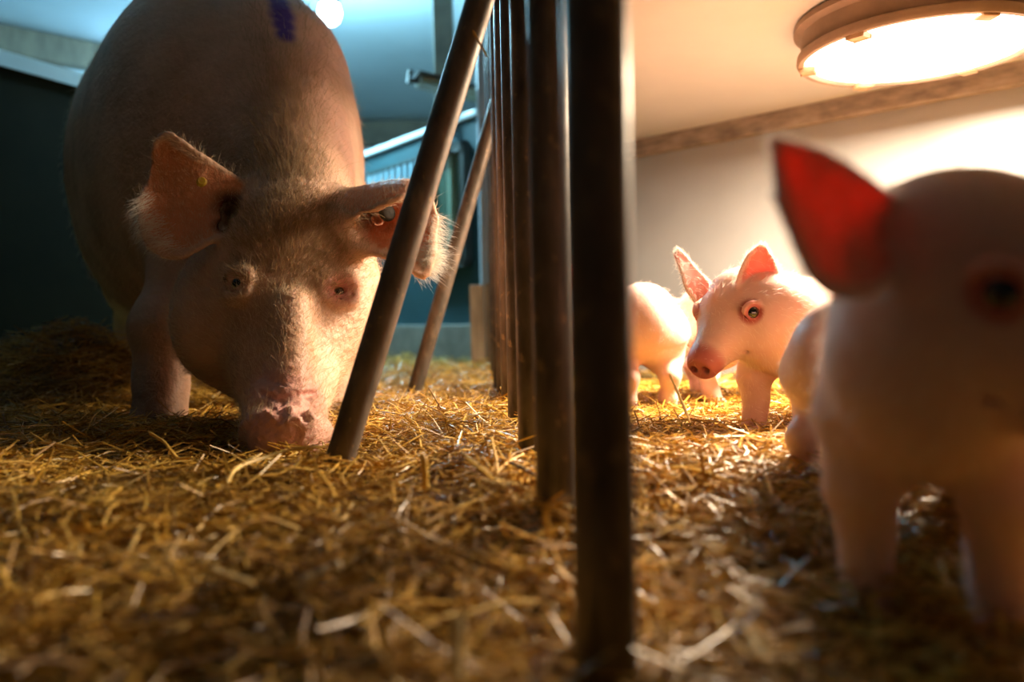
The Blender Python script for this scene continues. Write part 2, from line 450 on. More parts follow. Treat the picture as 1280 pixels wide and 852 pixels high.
def hair(name, parent, V, N_, sel, count, length, radius, direction, mat, seed=1, tilt=0.35, jitter=0.35, curl=0.3):
    """short tapering hairs rooted on the skin vertices chosen by the weights sel"""
    rng = np.random.default_rng(seed)
    w = np.clip(sel, 0, None); w = w / w.sum()
    idx = rng.choice(len(V), count, p=w)
    P = V[idx] + rng.normal(0, 0.0012, (count, 3)); n = N_[idx]
    d = direction(V[idx], n) if callable(direction) else np.tile(np.array(direction, float), (count, 1))
    d = d - n * (d * n).sum(1)[:, None]; d /= np.linalg.norm(d, axis=1)[:, None] + 1e-9
    d = d * (1 - tilt) + n * tilt + rng.normal(0, jitter, (count, 3)) * 0.5
    d /= np.linalg.norm(d, axis=1)[:, None]
    L = (length(V[idx]) if callable(length) else length) * rng.uniform(0.55, 1.25, count)
    K = 4
    hc = bpy.data.hair_curves.new(name); hc.add_curves([K] * count)
    pts = np.zeros((count, K, 3)); rad = np.zeros((count, K))
    bend = rng.normal(0, curl, (count, 3))
    for k in range(K):
        t = k / (K - 1)
        pts[:, k] = P + d * (L * t)[:, None] + bend * (L * t * t * 0.5)[:, None] - np.array([0, 0, 1]) * (L * t * t * 0.15)[:, None]
        rad[:, k] = radius * (1 - 0.8 * t)
    pts -= np.array(parent.matrix_basis.translation)
    hc.points.foreach_set('position', pts.astype(np.float32).ravel())
    ra = hc.attributes.get('radius') or hc.attributes.new('radius', 'FLOAT', 'POINT')
    ra.data.foreach_set('value', rad.astype(np.float32).ravel())
    hc.materials.append(mat)
    o = bpy.data.objects.new(name, hc); C.objects.link(o); o.parent = parent
    tag(o, kind='stuff')
    return o

def eyeball(parent, c, look, r, mat, name='eye'):
    z = Vector(look).normalized(); q = z.to_track_quat('Z', 'Y')
    vs = []; fs = []; n, m = 14, 24
    for i in range(n + 1):
        th = math.pi * i / n
        for k in range(m):
            a = 2 * math.pi * k / m; vs.append((math.sin(th) * math.cos(a), math.sin(th) * math.sin(a), math.cos(th)))
    for i in range(n):
        for k in range(m): fs.append((i * m + k, (i + 1) * m + k, (i + 1) * m + (k + 1) % m, i * m + (k + 1) % m))
    me = bpy.data.meshes.new(name); me.from_pydata(vs, [], fs)
    for p in me.polygons: p.use_smooth = True
    me.materials.append(mat)
    o = bpy.data.objects.new(name, me); C.objects.link(o); o.parent = parent
    o.location = Vector(c) - Vector(parent.matrix_basis.translation); o.rotation_mode = 'QUATERNION'; o.rotation_quaternion = q
    o.scale = (r, r, r)
    return o

# ------------------------------------------------------------------ ground
def ground(x, y):
    x = np.asarray(x, float); y = np.asarray(y, float)
    h = 0.007 * np.sin(41 * x + 4 * np.sin(19 * y)) * np.sin(37 * y + 3 * np.sin(23 * x)) + 0.008 * np.sin(7.3 * x + 1.1) * np.cos(5.1 * y) + 0.005 * np.sin(17 * x - 3 * y) * np.sin(13 * y + 5 * x) + 0.004 * np.sin(31 * x + 9 * y)
    h = h - 0.028 * np.clip((0.75 - y) / 0.35, 0, 1)
    h = h + 0.20 * np.exp(-(((x + 1.20) / 0.28) ** 2 + ((y - 2.15) / 0.30) ** 2))
    h = h + 0.035 * np.exp(-(((x + 0.62) / 0.22) ** 2 + ((y - 1.28) / 0.10) ** 2))
    h = h + 0.022 * np.exp(-(((x + 0.14) / 0.20) ** 2 + ((y - 1.45) / 0.35) ** 2))
    h = h + 0.012 * np.exp(-(((x - 0.30) / 0.20) ** 2 + ((y - 1.0) / 0.12) ** 2))
    return h
xs = np.concatenate([np.linspace(-4.2, -1.6, 30)[:-1], np.linspace(-1.6, 1.6, 200), np.linspace(1.6, 3.2, 20)[1:]])
ys = np.concatenate([np.linspace(-0.3, 2.4, 200)[:-1], np.linspace(2.4, 9.0, 80)])
GX, GY = np.meshgrid(xs, ys); GZ = ground(GX, GY) - 0.012
nV = np.stack([GX.ravel(), GY.ravel(), GZ.ravel()], 1)
a_ = np.arange(len(ys) - 1)[:, None] * len(xs) + np.arange(len(xs) - 1)[None]
gF = np.stack([a_, a_ + 1, a_ + 1 + len(xs), a_ + len(xs)], -1).reshape(-1, 4)
fl = mesh_obj('floor', nV, gF, M['ground'], origin=Vector((0, 0, 0))); tag(fl, kind='structure')

# ------------------------------------------------------------------ barn shell
def struct(name, mb, mat, smooth=False):
    o = mb.build(name, mat, smooth=smooth); tag(o, kind='structure'); return o
PT = 1.20                                                  # partition height
cor = (-0.904, 4.84)
right_end = (-0.02, 3.69)
left_end = (-2.75, 1.05)
mb = MB(); mb.slab(cor, right_end, 0.185, PT - 0.03, 0.04); struct('wall_back', mb, M['teal'])
mb = MB(); mb.slab(cor, (0.02, 3.64), -0.03, 0.185, 0.10, 0.006); struct('baseboard_back', mb, M['plinth'])
mb = MB(); mb.slab(cor, left_end, -0.05, PT - 0.045, 0.04); struct('wall_left', mb, M['green'])
mb = MB(); mb.slab((cor[0] - .02, cor[1] + .02), right_end, PT - 0.03, PT, 0.07, 0.005); struct('trim_1', mb, M['plastic'])
mb = MB(); mb.slab(cor, left_end, PT - 0.045, PT, 0.07, 0.006); struct('trim_2', mb, M['plastic'])
M['green'].node_tree.nodes['Principled BSDF'].inputs['Specular IOR Level'].default_value = 0.08
M['green'].node_tree.nodes['Principled BSDF'].inputs['Roughness'].default_value = 0.9
# barn ceiling, far walls and the timbers where they meet
mb = MB(); mb.box((-0.6, 4.6, 2.23), (4.4, 0, 0), (0, 4.6, 0), (0, 0, 0.03)); struct('ceiling', mb, M['ceiling'])
mb = MB(); mb.slab((-4.6, 8.1), (3.0, 8.1), -0.1, 2.25, 0.06); struct('wall_far', mb, M['ceiling'])
mb = MB(); mb.slab((-4.9, 3.97), (-1.9, 6.63), -0.1, 2.25, 0.06); struct('wall_side', mb, M['ceiling'])
mb = MB(); mb.slab((-4.3, 8.0), (3.0, 8.0), 1.95, 2.19, 0.14, 0.01); struct('trim_3', mb, M['beam'])
mb = MB(); mb.slab((-4.8, 3.98), (-1.9, 6.55), 2.0, 2.19, 0.14, 0.01); struct('trim_4', mb, M['beam'])

# slot ventilation grille in the teal partition
wd = (Vector((right_end[0], right_end[1], 0)) - Vector((cor[0], cor[1], 0))).normalized(); wn = Vector((wd.y, -wd.x, 0))
if wn.y > 0: wn = -wn
def on_wall(px, py):
    """where a sight line meets the teal partition"""
    p = at(px, py, 1.0); d = p - Vector((0, 0, CAM_Z)); o = Vector((0, 0, CAM_Z)); q = Vector((cor[0], cor[1], 0)) + wn * 0.025
    t = (q - o).dot(wn) / d.dot(wn); return o + d * t
g0 = on_wall(460, 229); g1 = on_wall(536, 212)
g = empty('vent_grille', g0); tag(g, 'slotted vent strip with pale blue bars in the teal partition behind the sow', 'vent')
zt = on_wall(500, 207).z; zb = on_wall(500, 228).z
mb = MB(); L_ = (Vector((g1.x, g1.y, 0)) - Vector((g0.x, g0.y, 0)))
mb.slab((g0.x, g0.y), (g1.x, g1.y), zt, zt + 0.012, 0.02, 0.002); mb.slab((g0.x, g0.y), (g1.x, g1.y), zb - 0.012, zb, 0.02, 0.002)
mb.build('frame', M['dark_frame'], g)
mb = MB(); mb.slab((g0.x + .0, g0.y + .012), (g1.x, g1.y + .012), zb, zt, 0.004); mb.build('backing', M['dark_frame'], g)
nb = 10
for i in range(nb):
    p = Vector((g0.x, g0.y, 0)) + L_ * ((i + 0.5) / nb)
    mb = MB(); mb.box(p + Vector((0, 0, (zb + zt) / 2)), wd * 0.017, wn * 0.007, (0, 0, (zt - zb) / 2), 0.002)
    mb.build('slat', M['slat'], g)

# hatch window in the teal partition
c0 = on_wall(543, 196); c1 = on_wall(588, 332)
zA, zB = c0.z, on_wall(560, 330).z
w = empty('window_1', (c0.x, c0.y, zB)); tag(w, kind='structure')
hw = Vector((c1.x - c0.x, c1.y - c0.y, 0)); cc = Vector(((c0.x + c1.x) / 2, (c0.y + c1.y) / 2, (zA + zB) / 2)) + wn * 0.02
ww = hw.length / 2; wh = (zA - zB) / 2
mb = MB()
for sx in (-1, 1): mb.box(cc + wd * ww * sx, wd * 0.02, wn * 0.02, (0, 0, wh), 0.003)
for sz in (-1, 1): mb.box(cc + Vector((0, 0, wh * sz)), wd * ww, wn * 0.022, (0, 0, 0.022), 0.003)
mb.build('window_frame', M['dark_frame'], w)
mb = MB(); mb.box(cc - wn * 0.006, wd * (ww - .01), wn * 0.004, (0, 0, wh - .01)); mb.build('pane', M['glass'], w)
mb = MB(); mb.box(cc + wd * ww * 0.25 + wn * 0.01, wd * 0.018, wn * 0.010, (0, 0, wh * .9), 0.002); mb.build('mullion', M['pale_green'], w)
mb = MB(); mb.box(cc + wd * ww * 0.0 + wn * 0.02 + Vector((0, 0, wh)), wd * 0.028, wn * 0.02, (0, 0, 0.03), 0.006); mb.build('latch', M['dark_frame'], w)

# timber post standing on the partition, with the long metal tray fixed to it
p0 = at(557, 160, 4.02)
mb = MB(); mb.box((p0.x, p0.y, (PT + 2.2) / 2), (0.048, 0, 0), (0, 0.045, 0), (0, 0, (2.2 - PT) / 2), 0.006)
o = mb.build('timber_post', M['beam']); tag(o, 'dark square timber post rising from the partition behind the leaning pipes', 'post')
a0 = at(519, 98, 3.75); a1 = at(612, 121, 3.88)
t_ = empty('feed_tray', (a0 + a1) / 2); tag(t_, 'narrow metal tray hung across the dark timber post', 'tray')
d_ = (a1 - a0); dl = d_.normalized(); dn = Vector((dl.y, -dl.x, 0)).normalized()
mb = MB(); mb.box((a0 + a1) / 2 + Vector((0, 0, .012)), d_ / 2, dn * 0.07, (0, 0, 0.006), 0.002); mb.build('tray_top', M['dark_frame'], t_)
mb = MB(); mb.box((a0 + a1) / 2 - Vector((0, 0, .012)), d_ / 2 * 0.92, dn * 0.05, (0, 0, 0.014), 0.004); mb.build('tray_body', M['tray'], t_)
mb = MB(); mb.tube([a0 + Vector((0, 0, .03)) - dl * .02, a0 + Vector((0, 0, -.02)) - dl * .035, a0 + dl * 0.05], [0.014, 0.016, 0.010], 10); mb.build('end_cap', M['dark_frame'], t_, smooth=True)

# pale door leaf and rough planks at the end of the bars
e0 = at(603, 447, 3.66)
mb = MB(); mb.slab((e0.x, e0.y), (e0.x + 0.34, e0.y + 0.06), 0.0, 2.18, 0.05, 0.005)
struct('door_1', mb, mat_simple('door_leaf', [(0.3, (0.38, 0.40, 0.44)), (0.7, (0.46, 0.48, 0.52))], 4, 0.4, 0, 0.0005))
for i, (xa, xb, yt, lab) in enumerate(((589, 607, 356, 'rough brown plank propped by the teal wall, nearer the leaning pipes'), (608, 625, 353, 'rough brown plank propped by the pale door leaf, nearer the upright bars'))):
    A = at(xa, 452, 3.5 + 0.02 * i); B = at(xb, 452, 3.5 + 0.02 * i); T = at(xa, yt, 3.5)
    mb = MB(); mb.slab((A.x, A.y), (B.x, B.y), -0.01, T.z, 0.028, 0.004)
    o = mb.build('timber_plank', M['wood']); tag(o, lab, 'plank')

# barn lamp, and an added lamp out of sight that brightens the ceiling
for BL, lab in ((BARN_LAMP, 'cold white lamp glowing under the ceiling behind the back of the sow'), (ADDED_LAMP, 'added cold lamp brightening the barn ceiling, unseen behind the body of the sow')):
    b = empty('bulkhead_lamp', BL); tag(b, lab, 'lamp')
    mb = MB(); mb.lathe(BL, [(.001, -.065), (.03, -.06), (.052, -.04), (.062, 0), (.052, .04), (.04, .05)], 32); mb.build('globe', M['barn_glow'], b, smooth=True)
    mb = MB(); mb.lathe(BL, [(.001, 2.19 - BL.z), (.03, 2.19 - BL.z), (.03, .08), (.055, .075), (.058, .045), (.04, .045)], 32); mb.build('lamp_holder', M['dark_frame'], b, smooth=True)

# ------------------------------------------------------------------ the nest: back wall, cover, timber strip, lamp
nw0 = Vector((0.107, 3.09, 0)); nd = Vector((1.045, -1.0, 0)).normalized(); nw1 = nw0 + nd * 2.9
nn = Vector((nd.y, -nd.x, 0))
mb = MB(); mb.slab((nw0 - nn * -.0)[:2], nw1[:2], -0.05, COVER_Z, 0.03); struct('wall_right', mb, M['wall_nest'])
mb = MB()
inn = Vector((-nd.y, nd.x, 0)); inn = -inn if inn.y > 0 else inn
mb.slab((nw0 + inn * 0.03)[:2], (nw1 + inn * 0.03)[:2], COVER_Z - 0.055, COVER_Z, 0.034, 0.003); struct('trim_5', mb, M['trim'])
# cover panel: from the wall towards the camera, open over the bars
cv = [(0.14, 3.01), (nw1.x - .04, nw1.y - .02), (1.9, 0.4), (0.9, -0.1), (0.14, -0.1)]
n_ = len(cv); vs = [(x, y, COVER_Z) for x, y in cv] + [(x, y, COVER_Z + 0.02) for x, y in cv]
fs = [tuple(range(n_ - 1, -1, -1)), tuple(range(n_, 2 * n_))] + [(i, (i + 1) % n_, n_ + (i + 1) % n_, n_ + i) for i in range(n_)]
o = mesh_obj('nest_cover', vs, fs, M['cover'], smooth=False); tag(o, 'cream board roofing the piglet nest, round lamp fixed under it', 'cover')

L0 = Vector((LAMP_C.x, LAMP_C.y, COVER_Z)); LS = 1.06
lp = empty('ceiling_lamp', L0); tag(lp, 'large round lit lamp with brown rim under the cream nest cover', 'lamp')
mb = MB(); mb.lathe(L0, [(r_ * LS, z_ * 1.35) for r_, z_ in [(.215, 0), (.222, -.004), (.222, -.012), (.213, -.016), (.210, -.018), (.208, -.044), (.205, -.047), (.196, -.048), (.194, -.044), (.194, 0)]], 96); mb.build('housing', M['housing'], lp, smooth=True)
mb = MB(); mb.lathe(L0, [(r_ * LS, z_ * 1.35) for r_, z_ in [(.209, -.044), (.216, -.047), (.217, -.055), (.213, -.060), (.204, -.060), (.202, -.055), (.202, -.046)]], 96); mb.build('rim', M['housing'], lp, smooth=True)
mb = MB(); mb.lathe(L0, [(r_ * LS, z_ * 1.35) for r_, z_ in [(.202, -.050), (.19, -.0575), (.15, -.0645), (.08, -.0675), (.001, -.0685)]], 96); mb.build('diffuser', M['lamp_glow'], lp, smooth=True)
for a in (35, 95, 155, 215, 275, 335):
    r = math.radians(a); d = Vector((math.cos(r), math.sin(r), 0)); e = Vector((-d.y, d.x, 0))
    mb = MB(); mb.box(L0 + d * .196 * LS + Vector((0, 0, -.083)), d * .014, e * .016, (0, 0, .003), .0025); mb.build('clip', M['lamp_clip'], lp, smooth=True)

# ------------------------------------------------------------------ the dividing bars and leaning pipes
def fx(y): return 0.077 - 0.0515 * y
fence_top = 1.40
bar_labels = ['nearest upright steel bar, broad and dark against the piglet nest',
              'second nearest upright steel bar, its foot in the straw beside the broad dark one',
              'third upright steel bar from the front of the divider, narrow beside the broad pair',
              'fourth upright steel bar from the front, foot just behind the third',
              'fifth upright steel bar from the front, a thin strip behind the nearer ones',
              'sixth upright steel bar from the front, close to where the far pipe leans in',
              'seventh upright steel bar from the front, almost hidden at the far end',
              'farthest upright steel bar of the divider']
for i in range(8):
    y = 0.475 + 0.285 * i; x = fx(y); g_ = float(ground(x, y))
    r = 0.0178 if i else 0.0192
    mb = MB(); mb.tube([(x, y, g_ - 0.05), (x, y, 0.4), (x, y, 0.8), (x, y, fence_top)], r, 32)
    o = mb.build('steel_bar', M['steel'], smooth=True); tag(o, bar_labels[i], 'bar', 'upright bars between sow and piglets')
mb = MB(); mb.tube([(fx(y_), y_, fence_top + 0.012) for y_ in (0.40, 1.1, 1.8, 2.55)], 0.021, 32)
o = mb.build('top_rail', M['steel'], smooth=True); tag(o, 'horizontal steel rail joining the tops of the upright bars', 'rail')
def pipe(foot, top, r, label):
    d = (top - foot); mb = MB(); mb.tube([foot + d * t for t in (-.08, 0, .35, .7, 1.0)], r, 32)
    o = mb.build('leaning_pipe', M['steel'], smooth=True); tag(o, label, 'pipe', 'pipes leaning against the divider'); return o
pf1 = at(417, 600, 1.02); pt1 = at(600, 0, 1.06)
d1 = pt1 - pf1
pipe(pf1, pf1 + d1 * 1.10, 0.0188, 'large steel pipe leaning across the ear of the sow, foot by her snout')
pf2 = at(515, 500, 2.0); pt2 = at(621, 130, 1.98)
pipe(pf2, pf2 + (pt2 - pf2) * 1.12, 0.0185, 'farther steel pipe leaning up to the upright bars before the teal wall')

# ------------------------------------------------------------------ animals
def ear_sheet(A, B, cupvec, cup, ns=60, nt=46, power=2.0):
    """sheet between two edge curves, hollowed along cupvec"""
    a = cr(A, ns); b = cr(B, ns); P = []
    cv_ = np.array(cupvec, float)
    for i in range(ns):
        wd_ = np.linalg.norm(a[i] - b[i])
        for t in np.linspace(0, 1, nt):
            q = a[i] * (1 - t) + b[i] * t
            P.append(np.append(q + cv_ * cup * wd_ * (1 - abs(2 * t - 1) ** power), 1.0 if (0.10 < t < 0.90 and i < ns * 0.93) else 0.0))
    return np.array(P)
def thin(P, step):
    """drop samples that sit closer than step to each other"""
    k = np.round(P[:, :3] / step).astype(int); _, i = np.unique(k, axis=0, return_index=True); return P[np.sort(i)]

def build_sow():
    sp = 0.0042
    xs = np.concatenate([np.arange(-1.62, -0.68, 0.009), np.arange(-0.68, -0.05, sp)])
    ys = np.concatenate([np.arange(1.08, 1.56, sp), np.arange(1.56, 3.0, 0.009)])
    zs = np.concatenate([np.arange(-0.03, 0.52, sp), np.arange(0.52, 1.16, 0.009)])
    f = Field(xs, ys, zs)
    al = (-0.50, 0.866, 0); ac = (0.866, 0.5, 0); up = (0, 0, 1)
    # trunk
    KS = 1.09
    def K(p): return (p[0] * KS, p[1] * KS, CAM_Z + (p[2] - CAM_Z) * KS)
    def KR(*r): return [q * KS for q in r]
    f.ell(K((-0.625, 1.80, 0.575)), (ac, al, up), KR(0.285, 0.36, 0.405), 0.05)
    f.ell(K((-0.83, 2.12, 0.60)), (ac, al, up), KR(0.30, 0.50, 0.40), 0.12)
    f.ell(K((-0.98, 2.40, 0.57)), (ac, al, up), KR(0.25, 0.32, 0.34), 0.10)
    f.ell(K((-0.80, 2.1, 0.42)), (ac, al, up), KR(0.26, 0.45, 0.22), 0.08)
    # shoulder, neck crest
    f.ell(K((-0.55, 1.69, 0.50)), (ac, al, up), KR(0.21, 0.22, 0.29), 0.08)
    f.cone((-0.50, 1.76, 0.76), (-0.405, 1.54, 0.475), 0.13, 0.075, 0.09)
    f.cone((-0.50, 1.74, 0.60), (-0.41, 1.56, 0.40), 0.16, 0.105, 0.08)
    # front legs
    def leg(pts, rs, k=0.05): f.chain(pts, rs, k)
    lf = at(197, 512, 1.60)
    leg([(-0.68, 1.82, 0.48), (-0.665, 1.70, 0.33), (lf.x - .0, 1.63, 0.20), (lf.x, 1.62, 0.09), (lf.x + .008, 1.60, 0.03)], [0.13, 0.085, 0.056, 0.046, 0.050], 0.04)
    f.cone((lf.x - .018, 1.585, 0.035), (lf.x - .02, 1.56, 0.0), 0.026, 0.028, 0.012)
    f.cone((lf.x + .028, 1.585, 0.035), (lf.x + .03, 1.56, 0.0), 0.026, 0.028, 0.012)
    leg([(-0.42, 1.80, 0.42), (-0.40, 1.76, 0.30), (-0.40, 1.76, 0.18), (-0.40, 1.75, 0.08), (-0.40, 1.73, 0.0)], [0.13, 0.075, 0.052, 0.044, 0.048], 0.04)
    # hind legs
    for bx, by in ((-1.18, 2.58), (-0.85, 2.78)):
        leg([(bx, by, 0.46), (bx + .02, by - .06, 0.34), (bx - .06, by + .06, 0.22), (bx - .04, by, 0.08), (bx - .03, by - .03, 0.0)], [0.16, 0.10, 0.055, 0.045, 0.048], 0.05)
    # head: skull, brow, muzzle
    P = lambda x, y, d: np.array(at(x, y, d))
    fw = np.array((0.0, -0.62, -0.78)); rt = np.array((1.0, 0.0, 0.0)); nu = np.array((0.0, -0.78, 0.62))   # along the face, across, out of the face
    f.ell(P(371, 292, 1.475), (rt, fw, nu), (0.108, 0.13, 0.108), 0.04)
    f.cone(P(352, 350, 1.46), P(357, 470, 1.345), 0.128, 0.082, 0.04)
    f.cone(P(357, 455, 1.36), P(357, 522, 1.265), 0.080, 0.062, 0.03)
    # cheeks and jowl
    f.ell(P(278, 385, 1.47), (rt, fw, nu), (0.085, 0.145, 0.10), 0.05)
    f.ell(P(420, 372, 1.47), (rt, fw, nu), (0.082, 0.145, 0.10), 0.05)
    f.ell(P(350, 420, 1.50), (rt, fw, nu), (0.13, 0.15, 0.09), 0.05)
    # flat dished face
    f.ell(P(360, 405, 1.17), (rt, fw, nu), (0.055, 0.085, 0.05), 0.03, 's')
    # bony ridge along the nose with two swellings at its end
    f.cone(P(366, 385, 1.305), P(364, 495, 1.225), 0.030, 0.026, 0.03)
    # snout: disc turned to the straw, rolled rim on its top edge
    f.cone(P(357, 515, 1.255), P(357, 548, 1.215), 0.060, 0.056, 0.02)
    rim = [P(x, y, d) for x, y, d in ((309, 548, 1.235), (318, 530, 1.205), (340, 522, 1.180), (362, 524, 1.172), (385, 526, 1.182), (402, 538, 1.208), (407, 553, 1.235))]
    f.chain(list(cr(rim, 16)), [0.014] * 16, 0.012)
    f.cone(P(352, 548, 1.195), P(372, 548, 1.195), 0.040, 0.040, 0.02)
    # wrinkles across the snout and along the nose
    for pts, r in (([(335, 507), (352, 516), (372, 512), (392, 508)], .0045), ([(325, 490), (345, 498), (372, 495), (395, 492)], .0035), ([(330, 472), (350, 478), (380, 477), (396, 474)], .0025),
                   ([(352, 500), (354, 517), (350, 530)], .004), ([(383, 500), (379, 514), (385, 528)], .004), ([(365, 525), (372, 540), (368, 552)], .0045), ([(340, 528), (342, 542)], .0035)):
        q = []
        for (x, y) in pts:
            # march along the sight line to the skin
            o0 = np.array((0, 0, CAM_Z)); dd = P(x, y, 1.0) - o0; d = 1.10
            while d < 1.5:
                p = o0 + dd * d; ii = [int(np.clip(np.searchsorted(f.ax[i], p[i]), 0, len(f.ax[i]) - 1)) for i in range(3)]
                if f.v[tuple(ii)] < 0: break
                d += 0.002
            q.append(o0 + dd * (d - 0.001))
        q = cr(q, 10); f.chain(list(q), [r] * 10, 0.005, 's')
    def surf(x, y, off=0.0, d0=1.10):
        o0 = np.array((0, 0, CAM_Z)); dd = P(x, y, 1.0) - o0; d = d0
        while d < 2.2:
            p = o0 + dd * d; ii = [int(np.clip(np.searchsorted(f.ax[i], p[i]), 0, len(f.ax[i]) - 1)) for i in range(3)]
            if f.v[tuple(ii)] < 0: break
            d += 0.0015
        return o0 + dd * (d + off)
    # mouth corner
    mline = [P(306, 556, 1.27), P(285, 540, 1.33), P(262, 510, 1.40)]
    f.cone(P(322, 566, 1.265), P(340, 572, 1.24), 0.022, 0.018, 0.015)
    # eyes: brow fold above, socket, lids
    eyes = []
    for (x, y, s_) in ((297, 354, -1), (424, 363, 1)):
        e = surf(x, y); n_ = np.array((0.50 * s_, -0.80, 0.32)); n_ /= np.linalg.norm(n_)
        f.cone(e + n_ * 0.003, e - n_ * 0.006, 0.0140, 0.011, 0.010, 's')
        eyes.append((e - n_ * (0.0060 if s_ < 0 else 0.0075), n_))
        t1 = np.cross(n_, (0, 0, 1)); t1 /= np.linalg.norm(t1); t2 = np.cross(t1, n_)
        ring = [e - n_ * 0.001 + t1 * math.cos(a) * 0.0152 + t2 * math.sin(a) * 0.0105 for a in np.linspace(0, 2 * math.pi, 19)]
        f.chain(ring, [0.0027] * 19, 0.005)
        fold = [e + n_ * 0.000 + t1 * math.cos(a) * 0.030 + t2 * math.sin(a) * 0.022 for a in np.linspace(0.35, math.pi - 0.35, 10)]
        f.chain(fold, [0.005] * 10, 0.016)
        bag = [e - n_ * 0.001 + t1 * math.cos(a) * 0.030 + t2 * math.sin(a) * 0.025 for a in np.linspace(math.pi + 0.4, 2 * math.pi - 0.4, 10)]
        f.chain(bag, [0.0045] * 10, 0.014)
        crease = [e + n_ * 0.003 + t1 * math.cos(a) * 0.0245 + t2 * math.sin(a) * 0.0185 for a in np.linspace(math.pi + 0.3, 2 * math.pi - 0.3, 10)]
        f.chain(crease, [0.002] * 10, 0.004, 's')
    # ears
    A = [P(316, 236, 1.44), P(280, 213, 1.41), P(242, 188, 1.385), P(207, 166, 1.375), P(192, 186, 1.38)]
    B = [P(310, 292, 1.40), P(268, 300, 1.375), P(220, 322, 1.36), P(183, 300, 1.365), P(172, 252, 1.375)]
    f.ell(P(300, 262, 1.475), (rt, fw, nu), (0.045, 0.05, 0.05), 0.02)
    sheet1 = thin(ear_sheet(A, B, (0.25, 0.95, 0.1), 0.15, 64, 60), 0.0028)
    f.cloud(sheet1, 0.0054, 0.012)
    # right ear: a roof that folds forward, and the hollow wall below it
    f.ell(P(452, 270, 1.475), (rt, fw, nu), (0.05, 0.05, 0.05), 0.02)
    A = [P(424, 246, 1.49), P(462, 236, 1.47), P(500, 229, 1.43), P(532, 240, 1.42), P(546, 275, 1.41)]
    B = [P(438, 312, 1.40), P(474, 318, 1.385), P(505, 330, 1.37), P(530, 345, 1.37), P(543, 318, 1.385)]
    f.cloud(thin(ear_sheet(A, B, (-0.25, 0.95, 0.15), 0.16, 64, 60), 0.0028), 0.0062, 0.012)
    A = [P(424, 246, 1.49), P(462, 236, 1.47), P(500, 229, 1.43), P(522, 232, 1.42)]
    B = [P(432, 274, 1.395), P(462, 264, 1.37), P(498, 248, 1.365), P(522, 236, 1.385)]
    f.cloud(thin(ear_sheet(A, B, (0.0, -0.1, 1.0), 0.10, 54, 40), 0.0028), 0.0060, 0.010)
    # ear roots: thick cartilage folds and the dark ear canal
    f.chain([P(322, 235, 1.46), P(325, 265, 1.42), P(312, 298, 1.405)], [0.024, 0.025, 0.017], 0.022)
    f.chain([P(425, 255, 1.47), P(428, 285, 1.42), P(446, 312, 1.405)], [0.026, 0.028, 0.019], 0.022)
    f.cone(P(283, 262, 1.38), P(294, 264, 1.47), 0.015, 0.010, 0.010, 's')
    f.cone(P(277, 282, 1.38), P(290, 277, 1.45), 0.008, 0.008, 0.008, 's')
    f.cone(P(462, 276, 1.38), P(450, 268, 1.47), 0.015, 0.010, 0.010, 's')
    f.cone(P(482, 280, 1.38), P(470, 274, 1.46), 0.009, 0.008, 0.008, 's')
    # fold of skin under the right ear
    f.chain([P(415, 316, 1.33), P(430, 326, 1.32), P(448, 322, 1.335)], [0.003] * 3, 0.006, 's')
    # tail
    f.chain([(-1.14, 2.68, 0.70), (-1.17, 2.75, 0.66), (-1.16, 2.78, 0.58)], [0.03, 0.014, 0.009], 0.02)
    V, F = f.mesh(3)
    base = Vector((-0.62, 1.75, 0.0))
    nr0 = vnormals(V, F)
    def wr(Q, s):      # folded, irregular ridges
        x, y, z = Q[:, 0] * s, Q[:, 1] * s, Q[:, 2] * s
        a = np.sin(x * 1.3 + 1.7 * np.sin(z * 1.1 + y) + 0.6 * np.sin(3.1 * z)) * np.sin(z * 2.1 + 1.4 * np.sin(x * 1.7 - y * .6))
        return 1 - 2 * np.sqrt(np.abs(a))
    snm = ball_mask(V, [(P(357, 530, 1.20), 0.10)], 0.7); fm = np.clip((1.50 - V[:, 1]) / .05, 0, 1)
    V = V + nr0 * (snm * wr(V, 95) * 0.0022 + (1 - snm) * fm * wr(V, 60) * 0.0007 + fm * wr(V, 170) * 0.0004)[:, None]
    o = mesh_obj('sow', V, F, M['sow'], origin=base)
    tag(o, 'large adult sow standing head down, snout in the straw left of the leaning pipe', 'pig')
    nrm = vnormals(V, F)
    ear = ear_mask(V, f.ear_cloud, 0.011)
    sn = ball_mask(V, [(P(357, 545, 1.20), 0.085), (P(355, 500, 1.24), 0.075)], 0.7)
    set_attr(o, 'ear', ear)
    set_attr(o, 'snout', sn * 0.85 + 0.25 * ball_mask(V, [(P(450, 180, 1.6), 0.12)], 0.8))
    set_attr(o, 'lid', ball_mask(V, [(eyes[1][0], 0.042)], 0.6) * 0.8 + ball_mask(V, [(eyes[0][0], 0.032)], 0.6) * 0.35)
    pits = [(P(287, 258, 1.415), 0.036), (P(279, 284, 1.395), 0.024), (P(459, 268, 1.42), 0.032), (P(482, 278, 1.405), 0.022), (P(279, 348, 1.33), 0.010)]
    set_attr(o, 'pit', ball_mask(V, pits, 0.6))
    rng = np.random.default_rng(3)
    dirt = ball_mask(V, [(P(372, 290, 1.36), 0.11), (P(300, 470, 1.33), 0.06), (P(430, 322, 1.33), 0.018), (P(400, 385, 1.30), 0.022), (P(375, 352, 1.30), 0.03), (P(330, 505, 1.26), 0.03)], 0.9) * 0.4
    dirt = np.maximum(dirt, 0.7 * np.clip((0.16 - V[:, 2]) / 0.16, 0, 1) * (V[:, 1] > 1.45))
    set_attr(o, 'dirt', dirt)
    mk = surf(353, 18, 0, 1.2); mk2 = surf(357, 44, 0, 1.2); mk0 = surf(348, 2, 0, 1.2)
